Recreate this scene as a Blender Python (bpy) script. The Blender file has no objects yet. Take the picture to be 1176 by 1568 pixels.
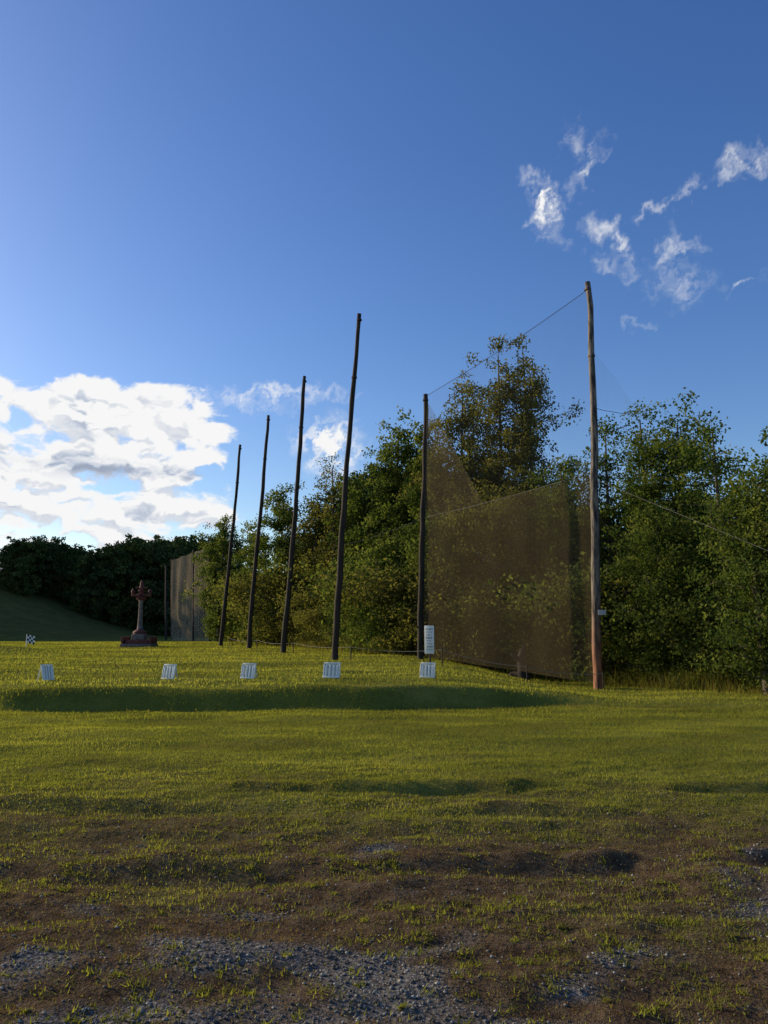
import bpy, math, numpy as np
from mathutils import Vector, Matrix, Quaternion
D=bpy.data; C=bpy.context
scn=C.scene
scn.view_settings.view_transform='Standard'
scn.view_settings.look='None'
scn.view_settings.exposure=0
F=1190.0; W0=1176; H0=1568; CAMZ=1.6
PITCH=math.atan((960-784)/F)
def pdir(px,py):
    cx=px-W0/2; cy=H0/2-py
    y=F*math.cos(PITCH)-cy*math.sin(PITCH)
    z=F*math.sin(PITCH)+cy*math.cos(PITCH)
    return cx/y, z/y
def P(px,py,Y):
    a,b=pdir(px,py); return Vector((a*Y,Y,CAMZ+b*Y))
def G(px,py):
    a,b=pdir(px,py); Y=-CAMZ/b; return a*Y,Y
def uv(px,py):
    a,b=pdir(px,py); return math.atan2(a,1), math.atan2(b,math.hypot(a,1))
# ---------- noise
_r=np.random.default_rng(5); TAB=_r.random((256,256))
def vn(x,y):
    x=np.asarray(x,float);y=np.asarray(y,float)
    xi=np.floor(x).astype(int);yi=np.floor(y).astype(int)
    fx=x-xi;fy=y-yi;fx=fx*fx*(3-2*fx);fy=fy*fy*(3-2*fy)
    a=TAB[xi&255,yi&255];b=TAB[(xi+1)&255,yi&255];c=TAB[xi&255,(yi+1)&255];d=TAB[(xi+1)&255,(yi+1)&255]
    return (a*(1-fx)+b*fx)*(1-fy)+(c*(1-fx)+d*fx)*fy
def fbm(x,y,o=4,off=0.,g=.5):
    s=0;a=.5;t=0
    for i in range(o):
        th=i*1.1;c_,s_=math.cos(th),math.sin(th)
        if o>4: xx,yy=x*c_-y*s_,x*s_+y*c_
        else: xx,yy=x,y
        s=s+a*vn(xx*2**i+17.3*i+off,yy*2**i+9.1*i+off*1.7);t+=a;a*=g
    return s/t
def sm(a,b,x):
    t=np.clip((np.asarray(x,float)-a)/(b-a),0,1);return t*t*(3-2*t)
def zf(x,y):
    x=np.asarray(x,float);y=np.asarray(y,float)
    ye=15.55+.35*np.sin(x*.35)+.12*np.maximum(x,0)+.6*(fbm(x*.4,y*0+3)-.5)
    fx=1-sm(.5,6,x)
    z=.42*sm(ye,ye+.68,y)*fx
    z=z-.25*sm(60,85,y)*fx
    z=z-.3*sm(16,25,y)*sm(2,6,x)
    z=z+9.5*sm(-27,-66,x)*sm(78,112,y)
    near=1-sm(40,70,y)
    z=z+near*(.14*(fbm(x*.22,y*.5,3,3.)-.5)+.085*(fbm(x*.8,y*1.7,3,7.)-.5))
    dirt=1-sm(7.5,12,y)
    z=z+dirt*(.05*(fbm(x*1.5,y*3.2,3,11.)-.5)+.05*(fbm(x*4,y*7,3,13.)-.5))
    for (y0,sl,x0,wd,dp) in ((8.0,.05,2.,.14,.05),(7.1,-.04,0.,.12,.035),(5.35,.09,-1.5,.13,.04)):
        yy=y-(y0+sl*(x-x0)+.25*(fbm(x*.5,x*0+y0,2)-.5))
        m=sm(.42,.6,fbm(x*.9,x*0+y0*3,2))
        z=z-dp*np.exp(-(yy/wd)**2)*m+dp*.8*np.exp(-((yy-2*wd)/wd)**2)*m
    z=z+.35*np.exp(-((x+19)/3.5)**2-((y-36)/1.6)**2)
    return z
def z1(x,y): return float(zf(x,y))
def grassm_hillshade(x,y):
    n=fbm(x*.8,y*1.1,4,21.)
    return np.clip(sm(4.8,10.6,y+6.*(n-.5)),0,1)*(1-.45*sm(70,95,y)*sm(-25,-35,x))  # far-left hill gets less grass, putting its shade into the ground colour
GB=[]
for (px,py,rx,ry) in ((600,1510,330,60),(300,1460,150,40),(1120,1385,150,30),(575,1308,60,12),(150,1550,200,35),(60,1475,70,18),(800,1560,160,24),(950,1460,90,20)):
    gx,gy=G(px,py);gx2,_=G(px+rx,py);_,gy2=G(px,py-ry);GB.append((gx,gy,gx2-gx,gy2-gy))
def gravm(x,y):
    n=fbm(x*2.2,y*3.2,4,31.)
    b=0
    for gx,gy,rx,ry in GB: b=np.maximum(b,np.exp(-((x-gx)/rx)**2-((y-gy)/ry)**2))
    return sm(.56,.80,n*.85+b*.30)*(1-sm(5.8,7,y))
# ---------- mesh helpers
def mk(name,V,Fc,n,mats,mi=None,attrs=None,smooth=False,link=True):
    me=D.meshes.new(name)
    V=np.asarray(V,np.float32);Fc=np.asarray(Fc,np.int32).reshape(-1)
    nf=len(Fc)//n
    me.vertices.add(len(V));me.vertices.foreach_set('co',V.ravel())
    me.loops.add(len(Fc));me.loops.foreach_set('vertex_index',Fc)
    me.polygons.add(nf)
    me.polygons.foreach_set('loop_start',np.arange(0,nf*n,n,dtype=np.int32))
    try: me.polygons.foreach_set('loop_total',np.full(nf,n,dtype=np.int32))
    except Exception: pass
    for m in mats: me.materials.append(m)
    if mi is not None: me.polygons.foreach_set('material_index',np.asarray(mi,np.int32))
    if smooth: me.polygons.foreach_set('use_smooth',np.ones(nf,bool))
    if attrs:
        for k,v in attrs.items():
            a=me.attributes.new(k,'FLOAT','POINT');a.data.foreach_set('value',np.asarray(v,np.float32))
    me.update(calc_edges=True)
    if not link: return me
    ob=D.objects.new(name,me);C.collection.objects.link(ob);return ob
def ob_from(me,name,loc=(0,0,0),rz=0,sc=(1,1,1),parent=None):
    o=D.objects.new(name,me);C.collection.objects.link(o)
    o.location=loc;o.rotation_euler=(0,0,rz);o.scale=sc
    if parent:o.parent=parent
    return o
def empty(name,loc=(0,0,0),rz=0):
    o=D.objects.new(name,None);C.collection.objects.link(o);o.location=loc;o.rotation_euler=(0,0,rz);o.empty_display_size=.3;return o
class Tube:
    def __init__(s): s.V=[];s.F=[];s.n=0
    def add(s,pts,rad,sides=6,cap=True):
        pts=[np.array(p,float) for p in pts];k=len(pts)
        for i,p in enumerate(pts):
            d=pts[min(i+1,k-1)]-pts[max(i-1,0)];d/=np.linalg.norm(d)+1e-9
            ref=np.array([1.,0,0]) if abs(d[0])<.8 else np.array([0,1.,0])
            a=np.cross(d,ref);a/=np.linalg.norm(a);b=np.cross(d,a)
            for j in range(sides):
                t=2*math.pi*j/sides;s.V.append(p+rad[i]*(math.cos(t)*a+math.sin(t)*b))
        for i in range(k-1):
            for j in range(sides):
                s.F.append([s.n+i*sides+j,s.n+i*sides+(j+1)%sides,s.n+(i+1)*sides+(j+1)%sides,s.n+(i+1)*sides+j])
        s.n+=k*sides
        if cap:
            for i in (0,k-1):
                c=s.n;s.V.append(pts[i]);s.n+=1
                base=c-k*sides if i==0 else c-1-sides
                for j in range(0,sides,2):
                    s.F.append([c,base+j,base+(j+1)%sides,base+(j+2)%sides])
def boxobj(name,dims,loc,mat,rot=(0,0,0),parent=None,bev=.006):
    x,y,z=[d/2 for d in dims]
    V=[(-x,-y,-z),(x,-y,-z),(x,y,-z),(-x,y,-z),(-x,-y,z),(x,-y,z),(x,y,z),(-x,y,z)]
    Fc=[(0,3,2,1),(4,5,6,7),(0,1,5,4),(1,2,6,5),(2,3,7,6),(3,0,4,7)]
    o=mk(name,V,Fc,4,[mat]);o.location=loc;o.rotation_euler=rot
    if bev:
        m=o.modifiers.new('b','BEVEL');m.width=bev;m.segments=2
    if parent:o.parent=parent
    return o
# ---------- materials
def newmat(name):
    m=D.materials.new(name);m.use_nodes=True;nt=m.node_tree;nt.nodes.clear()
    out=nt.nodes.new('ShaderNodeOutputMaterial');return m,nt,out
def N(nt,t,**k):
    n=nt.nodes.new(t)
    for a,b in k.items(): setattr(n,a,b)
    return n
def ramp(nt,fac,stops):
    r=N(nt,'ShaderNodeValToRGB');e=r.color_ramp.elements
    while len(e)<len(stops): e.new(.5)
    for i,(p,c) in enumerate(stops): e[i].position=p;e[i].color=(*c,1)
    nt.links.new(fac,r.inputs[0]);return r.outputs[0]
def leafmat(name,cols,tr=.4,tcol=1.6):
    m,nt,out=newmat(name);L=nt.links
    a=N(nt,'ShaderNodeAttribute',attribute_name='col')
    c=ramp(nt,a.outputs['Fac'],cols)
    d=N(nt,'ShaderNodeBsdfDiffuse');L.new(c,d.inputs[0])
    if tr<=0:
        L.new(d.outputs[0],out.inputs[0]);return m
    t=N(nt,'ShaderNodeBsdfTranslucent')
    mx=N(nt,'ShaderNodeMix',data_type='RGBA',blend_type='MULTIPLY');mx.inputs[0].default_value=1
    L.new(c,mx.inputs[6]);mx.inputs[7].default_value=(tcol*1.12,tcol*1.1,tcol*.6,1)
    L.new(mx.outputs[2],t.inputs[0])
    s=N(nt,'ShaderNodeMixShader');s.inputs[0].default_value=tr
    L.new(d.outputs[0],s.inputs[1]);L.new(t.outputs[0],s.inputs[2]);L.new(s.outputs[0],out.inputs[0])
    return m
def simple(name,c1,c2,scale=8,rough=.8,bump=.3,stretch=(1,1,1)):
    m,nt,out=newmat(name);L=nt.links
    tc=N(nt,'ShaderNodeTexCoord');mp=N(nt,'ShaderNodeMapping');mp.inputs['Scale'].default_value=stretch
    L.new(tc.outputs['Object'],mp.inputs[0])
    no=N(nt,'ShaderNodeTexNoise');no.inputs['Scale'].default_value=scale;no.inputs['Detail'].default_value=5;no.inputs['Roughness'].default_value=.65
    L.new(mp.outputs[0],no.inputs[0])
    c=ramp(nt,no.outputs[0],[(.35,c1),(.65,c2)])
    p=N(nt,'ShaderNodeBsdfPrincipled');L.new(c,p.inputs['Base Color']);p.inputs['Roughness'].default_value=rough
    p.inputs['Specular IOR Level'].default_value=.2
    b=N(nt,'ShaderNodeBump');b.inputs['Strength'].default_value=bump;b.inputs['Distance'].default_value=.02
    L.new(no.outputs[0],b.inputs['Height']);L.new(b.outputs[0],p.inputs['Normal']);L.new(p.outputs[0],out.inputs[0])
    return m
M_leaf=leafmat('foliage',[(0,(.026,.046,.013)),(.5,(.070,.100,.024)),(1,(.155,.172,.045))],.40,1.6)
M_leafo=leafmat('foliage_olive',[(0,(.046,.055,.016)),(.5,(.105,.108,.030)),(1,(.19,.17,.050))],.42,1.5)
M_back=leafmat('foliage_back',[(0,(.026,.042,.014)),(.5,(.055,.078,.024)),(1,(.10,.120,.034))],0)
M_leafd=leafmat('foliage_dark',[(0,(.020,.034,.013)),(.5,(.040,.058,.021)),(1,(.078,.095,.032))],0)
M_bark=simple('bark',(.05,.04,.03),(.14,.115,.085),6,.9,.6,(1,1,.25))
M_pole=simple('backlit_dark_wood',(.018,.013,.010),(.055,.040,.028),5,.8,.7,(3,3,.25))  # near-black look of backlit poles put into the wood colour
M_pole2,nt,out=newmat('sunlit_pole_wood');L=nt.links  # lighter copy of the pole wood, sunlit look put into its colour
tc=N(nt,'ShaderNodeTexCoord');mp=N(nt,'ShaderNodeMapping');mp.inputs['Scale'].default_value=(3,3,.5);L.new(tc.outputs['Object'],mp.inputs[0])
no=N(nt,'ShaderNodeTexNoise');no.inputs['Scale'].default_value=4;no.inputs['Detail'].default_value=6;L.new(mp.outputs[0],no.inputs[0])
ca=ramp(nt,no.outputs[0],[(.40,(.022,.017,.014)),(.62,(.21,.165,.125))]);cb_=ramp(nt,no.outputs[0],[(.35,(.08,.03,.014)),(.62,(.30,.11,.045))])
sx=N(nt,'ShaderNodeSeparateXYZ');L.new(tc.outputs['Object'],sx.inputs[0])
mr=N(nt,'ShaderNodeMapRange');mr.inputs[1].default_value=2.8;mr.inputs[2].default_value=.8;L.new(sx.outputs[2],mr.inputs[0])
mx=N(nt,'ShaderNodeMix',data_type='RGBA');L.new(mr.outputs[0],mx.inputs[0]);L.new(ca,mx.inputs[6]);L.new(cb_,mx.inputs[7])
p=N(nt,'ShaderNodeBsdfPrincipled');p.inputs['Roughness'].default_value=.8;L.new(mx.outputs[2],p.inputs['Base Color'])
b=N(nt,'ShaderNodeBump');b.inputs['Strength'].default_value=.7;b.inputs['Distance'].default_value=.03;L.new(no.outputs[0],b.inputs['Height']);L.new(b.outputs[0],p.inputs['Normal']);L.new(p.outputs[0],out.inputs[0])
M_white=simple('white_paint',(.66,.67,.61),(.82,.82,.77),5,.6,.1)
M_plate=simple('grey_plate',(.30,.30,.29),(.42,.42,.40),5,.6,.1)
M_slat=simple('weathered_paint',(.46,.50,.41),(.62,.64,.55),7,.7,.2)
M_black=simple('black_paint',(.015,.015,.015),(.03,.03,.03),5,.6,.1)
M_letter=simple('faded_lettering',(.06,.06,.06),(.12,.12,.12),5,.6,.1)
M_stone=simple('weathered_stone',(.12,.095,.082),(.23,.19,.165),6,.9,.5)
M_red=simple('red_brown_metal',(.085,.026,.022),(.18,.058,.042),6,.7,.4)
M_cable=simple('steel_cable',(.03,.03,.03),(.07,.065,.06),20,.6,.1)
M_rope=simple('rope',(.10,.095,.08),(.2,.19,.16),20,.8,.1)
M_blade=leafmat('grass_blades',[(0,(.090,.056,.026)),(.28,(.165,.112,.048)),(.5,(.125,.135,.028)),(.8,(.245,.248,.042)),(1,(.34,.32,.066))],.45,1.45)
def netmat(name,alpha,col):
    m,nt,out=newmat(name);L=nt.links
    tc=N(nt,'ShaderNodeTexCoord')
    mp=N(nt,'ShaderNodeMapping');mp.inputs['Scale'].default_value=(1,1,.35);L.new(tc.outputs['Object'],mp.inputs[0])
    no=N(nt,'ShaderNodeTexNoise');no.inputs['Scale'].default_value=.9;no.inputs['Detail'].default_value=3;L.new(mp.outputs[0],no.inputs[0])
    mr=N(nt,'ShaderNodeMapRange');mr.inputs[1].default_value=.3;mr.inputs[2].default_value=.7
    mr.inputs[3].default_value=alpha*.8;mr.inputs[4].default_value=alpha*1.2;L.new(no.outputs[0],mr.inputs[0])
    t=N(nt,'ShaderNodeBsdfTransparent');d=N(nt,'ShaderNodeBsdfDiffuse');d.inputs[0].default_value=(*col,1)
    tr=N(nt,'ShaderNodeBsdfTranslucent');tr.inputs[0].default_value=(*col,1)
    a=N(nt,'ShaderNodeMixShader');a.inputs[0].default_value=.5;L.new(d.outputs[0],a.inputs[1]);L.new(tr.outputs[0],a.inputs[2])
    s=N(nt,'ShaderNodeMixShader');L.new(mr.outputs[0],s.inputs[0]);L.new(t.outputs[0],s.inputs[1]);L.new(a.outputs[0],s.inputs[2]);L.new(s.outputs[0],out.inputs[0])
    return m
M_net=netmat('netting_mesh',.28,(.23,.175,.10))
M_netthin=netmat('netting_mesh_thin',.08,(.10,.09,.08))
M_netfar=netmat('netting_mesh_far',.50,(.36,.29,.20))
# ---------- ground
def axis(fine0,fine1,st,lo,hi,g):
    a=list(np.arange(fine0,fine1,st));s=st;v=a[-1]
    while v<hi: s*=g;v+=s;a.append(v)
    s=st;v=a[0];b=[]
    while v>lo: s*=g;v-=s;b.append(v)
    return np.array(b[::-1]+a)
xs=axis(-9,9,.06,-2500,2500,1.07)
ya=np.concatenate([np.arange(2,12,.045),np.arange(12,22,.09)])
yb=[];v=ya[-1];s=.09
while v<3000: s*=1.045;v+=s;yb.append(v)
yc=[];v=2;s=.045
while v>-60: s*=1.2;v-=s;yc.append(v)
ys=np.concatenate([yc[::-1],ya,yb])
X,Y=np.meshgrid(xs,ys);Z=zf(X,Y)
nx,ny=len(xs),len(ys)
def quads(nx,ny):
    idx=np.arange(nx*ny).reshape(ny,nx)
    return np.stack([idx[:-1,:-1],idx[:-1,1:],idx[1:,1:],idx[1:,:-1]],-1).reshape(-1,4)
mg,nt,out=newmat('ground_soil_grass');L=nt.links
tc=N(nt,'ShaderNodeTexCoord')
def noise(sc,det=5,ro=.6,st=None):
    n=N(nt,'ShaderNodeTexNoise');n.inputs['Scale'].default_value=sc;n.inputs['Detail'].default_value=det;n.inputs['Roughness'].default_value=ro
    if st:
        mp=N(nt,'ShaderNodeMapping');mp.inputs['Scale'].default_value=st;L.new(tc.outputs['Object'],mp.inputs[0]);L.new(mp.outputs[0],n.inputs[0])
    else: L.new(tc.outputs['Object'],n.inputs[0])
    return n.outputs[0]
ag=N(nt,'ShaderNodeAttribute',attribute_name='grass').outputs['Fac']
av=N(nt,'ShaderNodeAttribute',attribute_name='gravel').outputs['Fac']
n1=noise(9,5,.7);n2=noise(55,3,.7);n3=noise(.6,3,.6,(1,1.6,1))
cs=ramp(nt,n1,[(.3,(.046,.030,.019)),(.5,(.100,.067,.040)),(.72,(.165,.122,.070))])
cg=ramp(nt,n3,[(.3,(.105,.115,.024)),(.5,(.16,.165,.032)),(.7,(.225,.215,.048))])
cv=ramp(nt,n2,[(.3,(.062,.056,.050)),(.5,(.135,.123,.110)),(.7,(.26,.24,.21))])
def mix(f,a,b,bt='MIX'):
    m=N(nt,'ShaderNodeMix',data_type='RGBA',blend_type=bt)
    if isinstance(f,float): m.inputs[0].default_value=f
    else: L.new(f,m.inputs[0])
    L.new(a,m.inputs[6]);L.new(b,m.inputs[7]);return m.outputs[2]
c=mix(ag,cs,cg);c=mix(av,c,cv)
sp=ramp(nt,n2,[(.3,(.6,.6,.6)),(.7,(1.3,1.3,1.3))]);c=mix(1.,c,sp,'MULTIPLY')
p=N(nt,'ShaderNodeBsdfDiffuse');L.new(c,p.inputs[0])
b=N(nt,'ShaderNodeBump');b.inputs['Strength'].default_value=.6;b.inputs['Distance'].default_value=.03;L.new(n2,b.inputs['Height'])
b2=N(nt,'ShaderNodeBump');b2.inputs['Strength'].default_value=.6;b2.inputs['Distance'].default_value=.07;L.new(n1,b2.inputs['Height']);L.new(b.outputs[0],b2.inputs['Normal'])
L.new(b2.outputs[0],p.inputs['Normal']);L.new(p.outputs[0],out.inputs[0])
ground=mk('ground',np.stack([X,Y,Z],-1).reshape(-1,3),quads(nx,ny),4,[mg],attrs={'grass':grassm_hillshade(X,Y).ravel(),'gravel':gravm(X,Y).ravel()},smooth=True)
# ---------- grass blades
rng=np.random.default_rng(11)
def blades(name,x,y,h,w,col,lean=.6):
    n=len(x);z=zf(x,y)-.004
    a=rng.random(n)*2*math.pi;wx=np.cos(a)*w;wy=np.sin(a)*w
    la=rng.random(n)*2*math.pi;ll=h*lean*rng.random(n)
    V=np.empty((n,3,3),np.float32)
    V[:,0]=np.stack([x-wx,y-wy,z],-1);V[:,1]=np.stack([x+wx,y+wy,z],-1)
    V[:,2]=np.stack([x+np.cos(la)*ll,y+np.sin(la)*ll,z+h],-1)
    return mk(name,V.reshape(-1,3),np.arange(3*n),3,[M_blade],attrs={'col':np.repeat(np.clip(col,0,1),3)})
def sample(n,y0,y1,pw=1.):
    t=rng.random(n);y=(y0**pw+t*(y1**pw-y0**pw))**(1/pw)
    x=(rng.random(n)*2-1)*(.56*y+1.5);return x,y
x,y=sample(210000,14,62,1.2)
keep=(x<9.5-(y-20)*.25+rng.random(len(x)));x=x[keep];y=y[keep]
bank_shade=np.exp(-((y-15.9)/.5)**2)
col=.70-.15*bank_shade+.8*(fbm(x*.35,y*.7,3,41.)-.5)+.28*(rng.random(len(x))-.5)  # blades on the bank face coloured darker to paint in its shade
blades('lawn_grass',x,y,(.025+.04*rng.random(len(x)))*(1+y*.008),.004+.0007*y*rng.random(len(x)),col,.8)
x,y=sample(450000,2.2,16,1.5)
g=grassm_hillshade(x,y);gv=gravm(x,y);pt=fbm(x*3.,y*4.5,4,51.)
keep=(rng.random(len(x))<(.6+.4*g)*(1-.7*gv));x,y,g,pt=x[keep],y[keep],g[keep],pt[keep]
gg=np.clip(g+(.14+(.55+.3*g)*sm(.45,.64,pt))*(1-g),0,1)
isg=rng.random(len(x))<gg*.93
col=np.where(isg,.68+.75*(fbm(x*.8,y*1.4,3,61.)-.5),.18)+.3*(rng.random(len(x))-.5)
h=np.where(isg,(.012+.028*rng.random(len(x)))*(.5+.6*gg),.006+.014*rng.random(len(x)))
blades('grass',x,y,h,np.where(isg,.0022,.003)+.0028*rng.random(len(x)),col,np.where(isg,.9,2.))
nt_=4600
tx,ty=sample(nt_,2.3,9.5,1.3);k=(rng.random(nt_)<.14+.75*sm(.47,.6,fbm(tx*1.6,ty*2.2,3,71.)));tx,ty=tx[k],ty[k]
m=20;sp_=np.repeat(.012+.034*rng.random(len(tx)),m);x=np.repeat(tx,m)+rng.normal(0,1,len(tx)*m)*sp_;y=np.repeat(ty,m)+rng.normal(0,1,len(tx)*m)*sp_
col=.60+.3*np.repeat(rng.random(len(tx))-.5,m)+.25*(rng.random(len(x))-.5)
blades('weed_tufts',x,y,.008+.026*rng.random(len(x)),.003+.004*rng.random(len(x)),col,1.8)
nn=75000
x,y=sample(nn,2.3,8,1.2);k=rng.random(nn)<(gravm(x,y)*.95+.08);x,y=x[k],y[k];n=len(x)
s=.003+.009*rng.random(n)**2
oc=np.array([(1,0,0),(0,1,0),(-1,0,0),(0,-1,0),(0,0,.7),(0,0,-.7)],float)
of=np.array([(0,1,4),(1,2,4),(2,3,4),(3,0,4),(1,0,5),(2,1,5),(3,2,5),(0,3,5)])
R=oc[None]*(.7+.6*rng.random((n,6,1)));a=rng.random(n)*6.28;ca,sa=np.cos(a)[:,None],np.sin(a)[:,None]
V=np.stack([R[...,0]*ca-R[...,1]*sa,R[...,0]*sa+R[...,1]*ca,R[...,2]],-1)*s[:,None,None]
V+=np.stack([x,y,zf(x,y)+s*.3],-1)[:,None]
mv,nt2,o2=newmat('gravel_stone');a2=N(nt2,'ShaderNodeAttribute',attribute_name='col')
c2=ramp(nt2,a2.outputs['Fac'],[(0,(.07,.063,.055)),(.6,(.175,.16,.14)),(1,(.37,.35,.31))]);p2=N(nt2,'ShaderNodeBsdfDiffuse')
nt2.links.new(c2,p2.inputs[0]);nt2.links.new(p2.outputs[0],o2.inputs[0])
mk('gravel',V.reshape(-1,3),(of[None]+np.arange(n)[:,None,None]*6).reshape(-1),3,[mv],attrs={'col':np.repeat(rng.random(n),6)})
# ---------- trees
def tree(seed,H,R,kind='round',nl=34,lpc=75,leaf=.17,t0=.06,tr=.16,sparse=0.):
    r=np.random.default_rng(seed);T=Tube()
    lean=r.normal(0,.02*H,2);ph=r.random(4)*6
    def tp(t): return np.array([lean[0]*t*t+.12*math.sin(3*t+ph[0]),lean[1]*t*t+.12*math.sin(4*t+ph[1]),H*.9*t])
    def prof(t):
        if kind=='tall': return (1-.4*max(0,(t-.55)/.45)**2)*min(1,.6+t*1.2)
        if kind=='oval': return max(.35,math.sin(math.pi*min(1,(t*.84+.08)))**.6)
        return max(.35,math.sin(math.pi*min(1,(t**1.1*.86+.06)))**.45)
    ts=np.linspace(0,1,9);T.add([tp(t*.97) for t in ts],[tr*(1-.9*t)+.012 for t in ts],8)
    cc=[];cr=[];cb=[]
    for i in range(nl):
        t=t0+(1-t0)*(i+r.random())/nl
        az=i*2.4+r.random()*1.2
        lob=1+.25*math.sin(az*2+ph[2]+t*5)
        L_=R*prof(t)*r.uniform(.6,1.12)*lob
        st=tp(max(.02,t*.9-.03));rise=.45*r.uniform(.3,1.1)
        d=np.array([math.cos(az),math.sin(az),0])
        pts=[st+d*L_*f+np.array([0,0,L_*rise*f**.8])+r.normal(0,.07,3)*f*L_*.5 for f in (0,.35,.7,1)]
        rr=max(.02,tr*.36*(1-t*.7));T.add(pts,[rr,rr*.7,rr*.4,.008],5,False)
        nb=5+int(L_*2.8);lbri=r.uniform(-.22,.22)
        for j in range(nb):
            f=r.uniform(.2,1.05);q=pts[0]+(pts[3]-pts[0])*f;q=q+np.array([0,0,.12*L_*math.sin(3.1*min(f,1))])
            o=r.normal(0,1,3)*np.array([.42,.42,.36])*(.5+.3*L_)*.8
            e=q+o
            if e[2]<.25: e[2]=.25+r.random()*.3
            if r.random()<.5:T.add([q,(q+e)/2+r.normal(0,.05,3),e],[rr*.35,rr*.22,.006],4,False)
            if r.random()<sparse: continue
            cc.append(e);cr.append(r.uniform(.22,.5)*(.75+.12*R));cb.append(r.uniform(0,1)+lbri)
    for j in range(22):
        tt=r.uniform(.82,1.02);e=tp(tt)+r.normal(0,.12+1.5*(1.08-tt)*R,3)*np.array([1,1,.4]);cc.append(e);cr.append(r.uniform(.28,.45));cb.append(r.random())
    cc=np.array(cc);cr=np.array(cr);cb=np.array(cb)
    cnt=np.maximum(6,(lpc*(cr/.42)**2*r.uniform(.5,1.3,len(cr))).astype(int))
    k=np.repeat(np.arange(len(cc)),cnt);n=len(k)
    off=r.normal(0,1,(n,3));off/=np.linalg.norm(off,axis=1)[:,None]+1e-6
    off*=(r.random(n)**.45)[:,None]*1.15
    p0=cc[k]+off*cr[k][:,None]*np.array([1,1,.68])+r.normal(0,.07,(n,3))
    d=r.normal(0,1,(n,3))+np.array([0,0,-.35]);d/=np.linalg.norm(d,axis=1)[:,None]
    s=np.cross(d,r.normal(0,1,(n,3)));s/=np.linalg.norm(s,axis=1)[:,None]
    l=(leaf*r.uniform(.6,1.25,n))[:,None]
    p0[:,2]=np.maximum(p0[:,2],.12)
    LV=np.stack([p0,p0+.45*l*d+.3*l*s,p0+l*d,p0+.45*l*d-.3*l*s],1).reshape(-1,3)
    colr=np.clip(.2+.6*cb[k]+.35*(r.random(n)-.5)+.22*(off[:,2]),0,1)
    TV=np.array(T.V);TF=np.array(T.F)
    V=np.concatenate([LV,TV]);Fc=np.concatenate([np.arange(4*n).reshape(-1,4),TF+4*n])
    mi=np.concatenate([np.zeros(n,int),np.ones(len(TF),int)])
    return V,Fc,mi,np.concatenate([np.repeat(colr,4),np.zeros(len(TV))]),V[:,2].max()
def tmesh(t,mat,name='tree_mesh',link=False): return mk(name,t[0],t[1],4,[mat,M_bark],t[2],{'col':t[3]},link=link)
class Joiner:
    def __init__(s): s.V=[];s.F=[];s.M=[];s.C=[];s.n=0
    def add(s,t,loc,rz,sc,dm=0,dc=0.):
        c_,s_=math.cos(rz),math.sin(rz);V=t[0]*np.array(sc);V=np.stack([V[:,0]*c_-V[:,1]*s_,V[:,0]*s_+V[:,1]*c_,V[:,2]],-1)+np.array(loc)
        s.V.append(V);s.F.append(t[1]+s.n);s.M.append(np.where(t[2]==0,dm,3));s.C.append(np.clip(t[3]+dc,0,1));s.n+=len(V)
    def make(s,name,mats): return mk(name,np.concatenate(s.V),np.concatenate(s.F),4,mats,np.concatenate(s.M),{'col':np.concatenate(s.C)})
def ztop(px,py,Y): return P(px,py,Y).z
keys=[
 (826,508,36,110,'tall',M_leafo,dict(nl=56,lpc=85,leaf=.14)),
 (772,522,37,110,'tall',M_leafo,dict(nl=54,lpc=80,leaf=.14)),
 (705,575,38,115,'tall',M_leafo,dict(nl=48,leaf=.15)),
 (605,630,42,115,'tall',M_leaf,dict(nl=44)),
 (655,640,40,90,'oval',M_leaf,dict(nl=34)),
 (508,690,45,80,'oval',M_leafo,dict(nl=36,lpc=45,sparse=.3,leaf=.14)),
 (545,725,44,80,'oval',M_leaf,dict()),
 (432,738,52,90,'round',M_leaf,dict()),
 (475,750,50,80,'round',M_leafo,dict()),
 (338,785,66,80,'round',M_leaf,dict()),
 (388,800,60,70,'oval',M_leaf,dict()),
 (1055,600,29,170,'round',M_leaf,dict(nl=52,leaf=.14,lpc=85)),
 (1000,608,30,100,'oval',M_leaf,dict(nl=36,leaf=.13,lpc=70)),
 (930,630,32,100,'oval',M_leaf,dict(nl=34,lpc=45,sparse=.3,leaf=.14)),
 (1120,622,26,110,'oval',M_leaf,dict(nl=36,lpc=45,sparse=.35,leaf=.13)),
 (1165,705,21,160,'round',M_leaf,dict(nl=36,leaf=.11,lpc=100)),
 (1010,760,26,140,'round',M_leaf,dict(nl=32,leaf=.12,lpc=95)),
 (1270,620,22,240,'round',M_leaf,dict(nl=34)),
 (872,690,33,130,'round',M_leaf,dict(nl=36,leaf=.14)),
 (760,730,33,150,'round',M_leafo,dict(nl=38,leaf=.14)),
 (670,780,34,120,'round',M_leaf,dict(nl=32,leaf=.14)),
 (590,820,38,100,'round',M_leaf,dict(nl=28)),
]
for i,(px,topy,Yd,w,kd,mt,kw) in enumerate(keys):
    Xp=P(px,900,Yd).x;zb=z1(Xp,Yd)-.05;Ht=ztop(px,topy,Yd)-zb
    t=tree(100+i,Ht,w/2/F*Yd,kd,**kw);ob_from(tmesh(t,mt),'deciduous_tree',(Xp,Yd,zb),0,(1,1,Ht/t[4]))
r=np.random.default_rng(8)
def edge(t):
    pts=[(13.,15.5),(10.2,19.5),(8.8,24.5),(6.8,28.5),(2.5,31.5),(-.8,35),(-3.5,42),(-7.,50),(-11,60),(-15,74)]
    f=t*(len(pts)-1);i=min(int(f),len(pts)-2);f-=i
    return pts[i][0]*(1-f)+pts[i+1][0]*f,pts[i][1]*(1-f)+pts[i+1][1]*f
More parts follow.
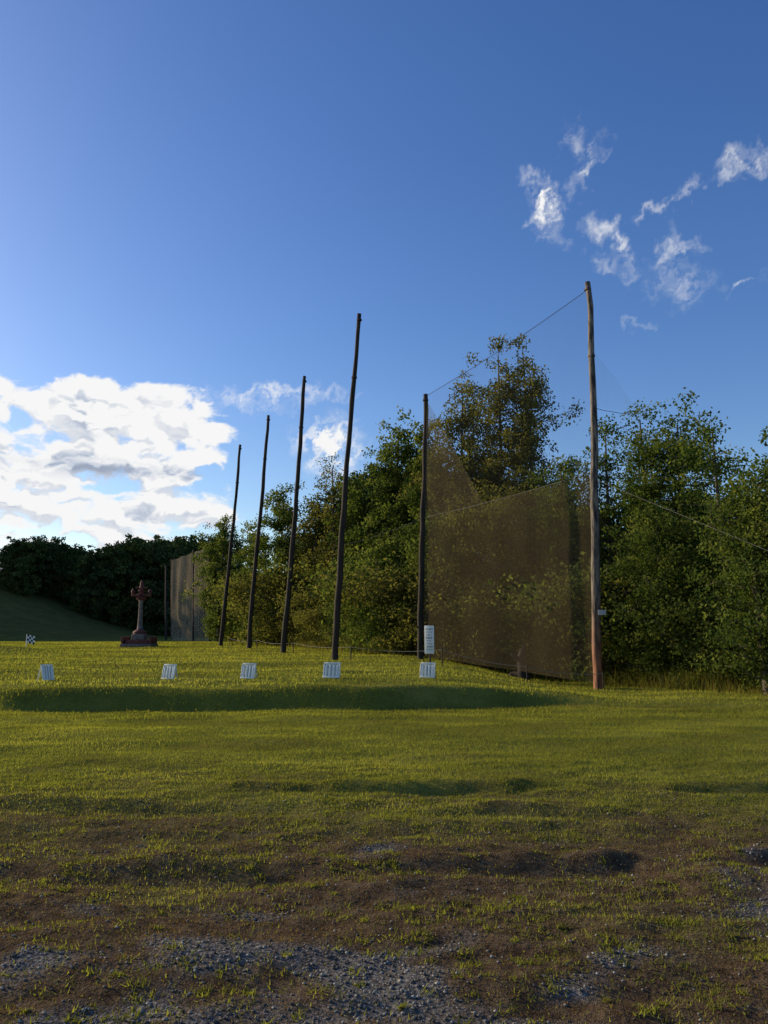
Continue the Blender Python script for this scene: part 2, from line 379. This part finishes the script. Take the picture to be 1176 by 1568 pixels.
sh=[tree(300+i,2.6,1.5,'round',nl=13,lpc=70,leaf=.11,t0=.0,tr=.05) for i in range(3)]
J=Joiner()
for i in range(56):
    ex,ey=edge(min(1,(i+.5*r.random())/56));j=r.random()
    ex+=j*2.2+.3;ey+=j*1.6;s=r.uniform(.4,1.15)*(1+.015*ey)
    J.add(sh[i%3],(ex,ey,z1(ex,ey)-.1),r.random()*6,(s*1.1,s*1.1,s),int(r.integers(0,2)))
J.make('undergrowth_shrubs',[M_leaf,M_leafo,M_leafd,M_bark])
wd=[tree(330+i,10,2.6,'round',nl=24,lpc=30,leaf=.28,tr=.15) for i in range(3)]
J=Joiner()
for i in range(34):
    ex,ey=edge((i+.5)/34);dd=r.uniform(4,14);ex+=dd*.8;ey+=dd*.9
    u=ex/ey*F+588
    lim=np.interp(u,[300,400,500,560,640,700,760,860,880,930,1000,1100,1300],[850,810,790,700,680,640,640,700,755,730,700,720,700])
    Hm=(960-lim)*ey/F*.9+1.6;s=Hm/wd[i%3][4]
    J.add(wd[i%3],(ex,ey,z1(ex,ey)-.1),r.random()*6,(max(s,.8),max(s,.8),s),int(r.integers(0,3)))
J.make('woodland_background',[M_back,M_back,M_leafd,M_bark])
fm=[tree(400+i,12,4.2,'round',nl=24,lpc=38,leaf=.42,t0=.02,tr=.2) for i in range(3)]
J=Joiner()
for i in range(32):
    px=20+i*9.8+r.uniform(-5,5);Yd=r.uniform(108,128)
    X_=P(px,900,Yd).x;zb=z1(X_,Yd);ty_=832+r.uniform(-18,16)
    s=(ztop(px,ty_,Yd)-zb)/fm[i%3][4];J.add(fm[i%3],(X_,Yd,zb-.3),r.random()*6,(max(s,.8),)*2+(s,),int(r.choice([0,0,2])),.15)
for i in range(12):
    X_=r.uniform(-92,-64);Yd=84+i*3.6;J.add(fm[i%3],(X_,Yd,z1(X_,Yd)-.3),r.random()*6,(1.3,1.3,1.35),2)  # added grove out of view, placed to cast shade on the hill
for i in range(26):
    X_=-260+i*10+r.uniform(-4,4);Yd=r.uniform(230,290);J.add(fm[i%3],(X_,Yd,z1(X_,Yd)-1-(7 if X_<-80 else 0)),r.random()*6,(1.8,1.8,1.5),2)
J.make('distant_treeline_shade_grove',[M_back,M_back,M_leafd,M_bark])
n=20000;t=r.random(n);ex=np.empty(n);ey=np.empty(n)
for i in range(n): ex[i],ey[i]=edge(t[i]*.8)
cl=fbm(ex*1.2,ey*1.2,3,81.)
ex+=r.normal(.35,.45,n);ey+=r.normal(.2,.45,n)
blades('tall_grass',ex,ey,(.06+.40*r.random(n)**2)*(.15+1.5*sm(.38,.68,cl)),.007+.007*r.random(n),.3+.35*r.random(n),.8)
sy_=27.2;sx_=P(800,1010,sy_).x;T=Tube();T.add([(0,0,-.2),(.03,0,.3),(-.03,0,.7),(.05,.02,1.0)],[.26,.2,.17,.13],10);T.add([(0,0,.45),(-.25,-.05,.75),(-.42,-.05,.85)],[.09,.07,.03],6)
T.add([(.05,.02,.95),(.11,.02,1.25)],[.09,.015],6);T.add([(0,0,.1),(-.35,.1,.12),(-.6,.1,-.02)],[.15,.12,.05],8);o=mk('tree_stump',T.V,T.F,4,[M_pole]);o.location=(sx_,sy_,z1(sx_,sy_)+.02)
# ---------- poles
def pole(name,bpx,tpx,tpy,Yd,r0,r1,mat=M_pole):
    xb=P(bpx,1010,Yd).x;zb=z1(xb,Yd);top=P(tpx,tpy,Yd)
    rr=np.random.default_rng(int(bpx));T=Tube();k=16;pts=[];rad=[]
    off=np.array([xb,Yd,zb])
    for i in range(k+1):
        t=i/k;q=np.array([xb,Yd,zb-.4])*(1-t)+np.array(top)*t+rr.normal(0,.014,3)*np.array([1,1,0]);q[0]+=.05*math.sin(t*4+bpx)
        pts.append(q-off);rad.append(r0*(1-t)+r1*t+rr.normal(0,.004))
    T.add(pts,rad,14)
    T.add([pts[-1]-np.array([0,0,.28]),pts[-1]-np.array([0,0,.22])],[r1+.025]*2,14)
    T.add([pts[-4]-np.array([.0,0,.03]),pts[-4]+np.array([0,0,.03])],[rad[-4]+.02]*2,14)
    o=mk(name,T.V,T.F,4,[mat],smooth=False);o.location=off
    return o,Vector((xb,Yd,zb)),top
pA,bA,tA=pole('net_pole',512,549,481,28.5,.13,.075)
pB,bB,tB=pole('net_pole',433,467,576,35.5,.13,.08)
pC,bC,tC=pole('net_pole',381,410,636,42,.13,.08)
pD,bD,tD=pole('net_pole',338,367,681,48,.13,.08)
p2_,b2_,t2_=pole('net_pole',645,650,604,30.5,.13,.09)
p1_,b1_,t1_=pole('net_pole',916,900,432,24.2,.15,.09,M_pole2)
def onpole(b,t,py,Yd):
    zz=P(900,py,Yd).z;f=(zz-b.z)/(t.z-b.z);return b+(t-b)*f
q=onpole(b1_,t1_,938,24.2)
pl=empty('pole_notice_plate',q+Vector((.10,-.18,0)),-.3)
boxobj('plate',(.24,.015,.16),(0,0,0),M_plate,parent=pl,bev=.004);boxobj('bracket',(.1,.05,.06),(-.04,.035,0),M_black,parent=pl,bev=.004)
def cable(name,pts,rad=.012,mat=M_cable,sag=0):
    T=Tube();full=[]
    for a,b in zip(pts[:-1],pts[1:]):
        for i in range(13):
            t=i/12;q=np.array(a)*(1-t)+np.array(b)*t;q[2]-=sag*4*t*(1-t);full.append(q)
    T.add(full,[rad]*len(full),5,False);return mk(name,T.V,T.F,4,[mat])
top1=t1_-Vector((0,0,.25));top2=t2_-Vector((0,0,.1))
cable('net_cable',[top2,top1],.010,sag=.12)
m2=onpole(b2_,t2_,793,30.5);m1=onpole(b1_,t1_,722,24.2);mA=onpole(bA,tA,835,28.5)
cable('net_cable',[m2,m1],.012,M_rope,sag=.08)
cable('net_cable',[mA,m2],.007,M_rope,sag=.08)
cable('guy_wire',[onpole(b1_,t1_,733,24.2),Vector((11.5,16.5,z1(11.5,16.5)+1.8))],.006,M_rope)
# ---------- nets
def net(name,c00,c10,c11,c01,mat,nu=60,nv=40,fold=.12,seed=1,topfn=None):
    U,Vv=np.meshgrid(np.linspace(0,1,nu+1),np.linspace(0,1,nv+1))
    Vm=Vv*topfn(U) if topfn is not None else Vv
    c=[np.array(q,float) for q in (c00,c10,c11,c01)]
    Pn=(c[0]*((1-U)*(1-Vm))[...,None]+c[1]*(U*(1-Vm))[...,None]+c[2]*(U*Vm)[...,None]+c[3]*((1-U)*Vm)[...,None])
    e=c[1]-c[0];nrm=np.array([e[1],-e[0],0]);nrm/=np.linalg.norm(nrm)
    w=fold*(np.sin(U*14+2*np.sin(Vm*3+seed))*.3+ (fbm(U*5+seed,Vm*2.5,2)-.5)*2.)*np.sin(np.pi*U)**.4
    Pn=Pn+nrm*w[...,None]
    return mk(name,Pn.reshape(-1,3),quads(nu+1,nv+1),4,[mat],smooth=True)
def tf(U):
    mid2=(m2.z-b2_.z)/(t2_.z-b2_.z);mid1=(m1.z-b1_.z)/(t1_.z-b1_.z)
    base=mid2*(1-U)+mid1*U
    return np.maximum(base,1.0-U*1.2)
net('golf_net',b2_+Vector((0,0,.15)),b1_+Vector((0,0,.15)),t1_-Vector((0,0,.3)),t2_-Vector((0,0,.1)),M_net,90,50,.10,2,tf)
net('golf_net',m2,m1,top1,top2,M_netthin,40,30,.1,5)
a=onpole(b1_,t1_,530,24.2);b_=onpole(b1_,t1_,622,24.2)
net('torn_net_flap',b_,P(978,632,25.),P(940,575,24.8),a,M_netthin,14,14,.05,3)
cable('net_cable',[b_,P(935,630,24.6),P(978,634,25.)],.009,sag=.03)
fnet=empty('far_golf_net')
for j,(xa,ta,xb,tb,Ya,Yb) in enumerate(((262,858,296,846,84,80),(296,846,320,838,80,76))):
    A=P(xa,985,Ya);A.z=z1(A.x,A.y);B=P(xb,985,Yb);B.z=z1(B.x,B.y)
    o=net('panel_%d'%j,A,B,P(xb,tb,Yb),P(xa,ta,Ya),M_netfar,30,14,.25,j);o.parent=fnet
for xa,ta,Ya in ((254,866,86),(263,856,84),(296,842,80),(320,822,76)):
    A=P(xa,985,Ya);T=Tube();T.add([(A.x,Ya,z1(A.x,Ya)-.3),tuple(P(xa,ta,Ya))],[.13,.09],8);o=mk('post_%d'%xa,T.V,T.F,4,[M_pole]);o.parent=fnet
rf=empty('rope_fence')
rp=[(-9.2,47.),(-6.6,41),(-4,34.8),(-1.2,28.6),(1.9,25.8),(4.4,24.4),(6.6,23.9)]
prev=None
for i,(rx,ry) in enumerate(rp):
    zz=z1(rx,ry);T=Tube();T.add([(rx,ry,zz-.1),(rx,ry,zz+.52)],[.022,.018],8);o=mk('stake_%d'%i,T.V,T.F,4,[M_pole]);o.parent=rf
    cur=Vector((rx,ry,zz+.48))
    if prev is not None: o=cable('rope_%d'%i,[prev,cur],.008,M_rope,.1);o.parent=rf
    prev=cur
# ---------- tee dividers
def divider(px,Yd,w,rz):
    X_=P(px,1030,Yd).x;e=empty('tee_divider',(X_,Yd,z1(X_,Yd)),rz)
    H=.34;tl=math.radians(12)
    boxobj('back_board',(w*.94,.012,H*.9),(0,.012+.035,H/2),M_slat,(-tl,0,0),e,.002)
    n=4
    for i in range(n):
        xx=-w*.34+w*.68*i/(n-1);boxobj('slat_%d'%i,(w*.13,.014,H*.8),(xx,.027,H/2),M_white,(-tl,0,0),e,.003)
    boxobj('rail_top',(w,.03,.035),(0,.087,H+.005),M_white,(-tl,0,0),e,.004)
    boxobj('rail_bottom',(w,.03,.035),(0,-.012,.03),M_white,(-tl,0,0),e,.004)
    for s_ in (-1,1):
        boxobj('stile_%d'%s_,(.03,.032,H*.93),(s_*(w/2-.012),.033,H/2),M_white,(-tl,0,0),e,.004)
        boxobj('leg_%d'%s_,(.028,.026,H),(s_*(w/2-.05),.16,H/2-.01),M_slat,(math.radians(14),0,0),e,.004)
divider(75,17.8,.34,1.25)
divider(257,18.4,.34,-.4);divider(379,18.4,.36,-.35);divider(507,18.2,.40,-.3);divider(654,18.6,.36,-.35)
# ---------- sign
X_=P(658,1030,20.5).x;e=empty('rules_sign',(X_,20.5,z1(X_,20.5)),-.4)
zt=P(658,958,20.5).z-e.location.z;zb=P(658,1001,20.5).z-e.location.z
T=Tube();T.add([(0,0.03,-.2),(0,.03,zt-.05)],[.025,.025],8);o=mk('post',T.V,T.F,4,[M_pole]);o.parent=e
boxobj('board',(.26,.015,zt-zb),(0,-.012,(zt+zb)/2),M_white,parent=e,bev=.004)
rs=np.random.default_rng(2);zz=zt-.09;k=0
while zz>zb+.05:
    xx=-.10+rs.uniform(0,.04);xe=.10-rs.uniform(0,.05)
    while xx<xe:
        w=rs.uniform(.012,.03);w=min(w,.11-xx);boxobj('lettering',(w,.004,.02 if k%3 else .035),(xx+w/2,-.022,zz),M_letter,parent=e,bev=0);xx+=w+.02
    zz-=.075;k+=1
X_=P(40,990,38).x;e=empty('checkered_flag',(X_,38,z1(X_,38)))
T=Tube();T.add([(0,0,-.1),(0,0,.75)],[.012,.01],6);o=mk('stick',T.V,T.F,4,[M_white]);o.parent=e
Vc=[];Fc=[];mi=[]
for i in range(4):
    for j in range(4):
        k=len(Vc);x0,z0=.01+i*.1,.35+j*.1
        for a_,c_ in ((0,0),(1,0),(1,1),(0,1)): Vc.append((x0+a_*.1,.03*math.sin((x0+a_*.1)*12),z0+c_*.1-.25*(x0+a_*.1)))
        Fc.append((k,k+1,k+2,k+3));mi.append((i+j)%2)
o=mk('cloth',Vc,Fc,4,[M_white,M_black],mi);o.parent=e
# ---------- monument
Ym=46;X_=P(213,990,Ym).x;e=empty('stone_monument',(X_,Ym,z1(X_,Ym)))
u_=Ym/F
def revolve(name,prof,mat,seg=16,loc=(0,0,0)):
    T=Tube();T.add([(0,0,z) for _,z in prof],[max(r_,.002) for r_,_ in prof],seg);o=mk(name,T.V,T.F,4,[mat]);o.parent=e;o.location=loc;return o
boxobj('plinth_lower',(46*u_,1.5,.18),(0,0,.09),M_stone,parent=e,bev=.03)
boxobj('plinth_upper',(34*u_,1.15,.2),(0,0,.28),M_red,parent=e,bev=.03)
for s_ in (-1,1): boxobj('plinth_cheek_%d'%s_,(.14,1.3,.4),(s_*.80,0,.38),M_red,parent=e,bev=.02)
boxobj('pedestal',(19*u_,.7,.36),(0,0,.56),M_stone,parent=e,bev=.05)
revolve('pedestal_cap',[(.34,.74),(.42,.82),(.30,.92),(.17,1.02)],M_red)
revolve('column',[(.17,1.0),(.15,1.3),(.125,1.9),(.12,2.6),(.15,2.72)],M_stone)
revolve('capital',[(.15,2.68),(.28,2.76),(.30,2.82),(.18,2.92)],M_red)
boxobj('cross_arm',(1.15,.2,.13),(0,0,2.98),M_red,parent=e,bev=.03)
boxobj('cross_arm_fore',(.2,1.1,.125),(0,0,2.983),M_red,parent=e,bev=.03)
for s_ in (-1,1): revolve('finial_side_%d'%s_,[(.06,2.98),(.09,3.1),(.12,3.2),(.07,3.3),(.03,3.38)],M_red,10,(s_*.50,0,0))
revolve('tower',[(.18,2.98),(.14,3.18),(.24,3.24),(.11,3.32),(.14,3.5),(.09,3.58),(.11,3.70),(.04,3.86)],M_red,12)
boxobj('cross_arm_top',(.66,.13,.11),(0,0,3.42),M_red,parent=e,bev=.03)
# ---------- clouds: a sheet of the sky 3 km out, density carried by its own vertices
du=math.radians(.08)
ua=np.arange(math.radians(-36),math.radians(34),du);va=np.arange(math.radians(.5),math.radians(44),du)
U,Vv=np.meshgrid(ua,va)
w1=fbm(U*40,Vv*50,5,91.)-.5;w2=fbm(U*40+50,Vv*50+20,5,95.)-.5
Uw=U+.035*w1;Vw=Vv+.02*w2
def CN(a,b,o): return .42*fbm(a*11,b*26,3,101.)+.58*fbm(a*27,b*62,o,107.,.58)
nA=CN(Uw,Vw,6);nB=CN(Uw+.006,Vw+.011,4);nC=fbm(U*4,Vv*22,3,111.)
topv=.335-.03*sm(-.3,-.1,U)
mask=sm(-.05,-.25,U)*sm(topv+.015,topv-.07,Vv)
thr=.95-.545*mask-.30*(nC-.5)+.05*sm(-.35,-.12,U)
dA=nA-thr;dens=sm(-.05,.08,dA)
lit=.6*sm(-.13,.06,nA-nB)+.40*(1-.8*sm(.10,.28,dA))
band=np.exp(-((Vv-.190-.02*(nC-.5))/.013)**2)*sm(-.05,-.2,U)*sm(.42,.55,nC+.1)
lit=lit-.38*band
lit=lit+.14*sm(.20,.28,Vv)
wt=np.zeros_like(U);Ub=U+.045*(fbm(U*60,Vv*60,5,121.,.6)-.5);Vb=Vv+.045*(fbm(U*60+9,Vv*60+40,5,131.,.6)-.5)
for (px,py,rx,ry,an,st) in ((838,312,13,17,.3,1.3),(900,248,9,24,-.6,.72),(880,222,12,16,0,.35),(830,345,14,8,-.6,.6),(860,368,14,7,-.6,.35),(822,272,16,8,0,.45),(922,348,16,13,-.5,.6),(948,380,9,16,.2,.8),(965,405,12,12,.2,.35),(1014,395,9,28,-.45,.5),(1040,430,32,20,-.3,.36),(1036,373,22,6,0,.5),(1140,246,20,9,0,.85),(1112,274,12,7,0,.45),(1026,306,30,6,.2,.6),(1066,280,9,8,0,.4),(1140,431,15,4,.2,.6),(505,678,28,22,0,1.5),(520,705,20,14,0,1.),(395,606,60,9,0,.7),(450,602,60,6,0,.5),(975,495,16,5,0,.28),(925,405,12,10,0,.3)):
    u0,v0=uv(px,py);ca,sa=math.cos(an),math.sin(an)
    a_=(Ub-u0);b__=(Vb-v0)
    e1=(a_*ca+b__*sa)*F/rx;e2=(b__*ca-a_*sa)*F/ry
    wt=np.maximum(wt,st*np.exp(-(e1*e1+e2*e2)*.5))
st1=fbm((Ub*.8+.6*Vb)*45,(Vb*.8-.6*Ub)*110,5,141.,.6)
wis=np.clip(wt*sm(.22,.78,st1)*1.2,0,1)*sm(.03,.14,wt)
wis=wis**1.2
D_=np.maximum(dens,wis)
litw=np.where(wis>dens,.8,lit)
Rr=3000.
Vx=np.stack([Rr*np.cos(Vv)*np.sin(U),Rr*np.cos(Vv)*np.cos(U),Rr*np.sin(Vv)+CAMZ],-1).reshape(-1,3)
Q=quads(len(ua),len(va));Df=D_.ravel();kq=Df[Q].max(1)>.004;Q=Q[kq]
used=np.unique(Q);remap=np.full(len(Df),-1);remap[used]=np.arange(len(used))
mc_,nt,out=newmat('cloud_vapour');L=nt.links
ad=N(nt,'ShaderNodeAttribute',attribute_name='dens').outputs['Fac'];al=N(nt,'ShaderNodeAttribute',attribute_name='lit').outputs['Fac']
cc=ramp(nt,al,[(0.0,(.36,.42,.54)),(.28,(.60,.66,.77)),(.66,(1,1,1))])
em=N(nt,'ShaderNodeEmission');em.inputs[1].default_value=.93;L.new(cc,em.inputs[0]);tb=N(nt,'ShaderNodeBsdfTransparent')
ms=N(nt,'ShaderNodeMixShader');L.new(ad,ms.inputs[0]);L.new(tb.outputs[0],ms.inputs[1]);L.new(em.outputs[0],ms.inputs[2]);L.new(ms.outputs[0],out.inputs[0])
try: mc_.cycles.emission_sampling='NONE'
except Exception: pass
mk('sky_clouds',Vx[used],remap[Q],4,[mc_],attrs={'dens':Df[used],'lit':litw.ravel()[used]},smooth=True)
# ---------- world
w=D.worlds.new('World');scn.world=w;w.use_nodes=True;nt=w.node_tree;nt.nodes.clear();L=nt.links
out=N(nt,'ShaderNodeOutputWorld')
AZ=math.radians(-64);EL=math.radians(19.5)
sky=N(nt,'ShaderNodeTexSky',sky_type='NISHITA');sky.sun_disc=False;sky.sun_elevation=EL;sky.sun_rotation=AZ
sky.air_density=1.0;sky.dust_density=.7;sky.ozone_density=2.5
bg=N(nt,'ShaderNodeBackground');bg.inputs[1].default_value=.148
hs=N(nt,'ShaderNodeHueSaturation');hs.inputs['Saturation'].default_value=1.25;hs.inputs['Hue'].default_value=.514;hs.inputs['Value'].default_value=1.1;L.new(sky.outputs[0],hs.inputs['Color']);L.new(hs.outputs[0],bg.inputs[0])
L.new(bg.outputs[0],out.inputs[0])
# ---------- sun
S=Vector((math.cos(EL)*math.sin(AZ),math.cos(EL)*math.cos(AZ),math.sin(EL)))
sl=D.lights.new('sun','SUN');sl.energy=5.0;sl.angle=math.radians(.5);sl.color=(1,.84,.58)
so=D.objects.new('sun',sl);C.collection.objects.link(so);so.rotation_euler=S.to_track_quat('Z','Y').to_euler();so.location=(-30,10,30)
# ---------- camera
cd=D.cameras.new('camera');cd.sensor_fit='VERTICAL';cd.sensor_height=24;cd.lens=24*F/H0;cd.clip_end=6000;cd.clip_start=.05
co=D.objects.new('camera',cd);C.collection.objects.link(co);co.location=(0,0,CAMZ);co.rotation_euler=(math.pi/2+PITCH,0,0)
scn.camera=co
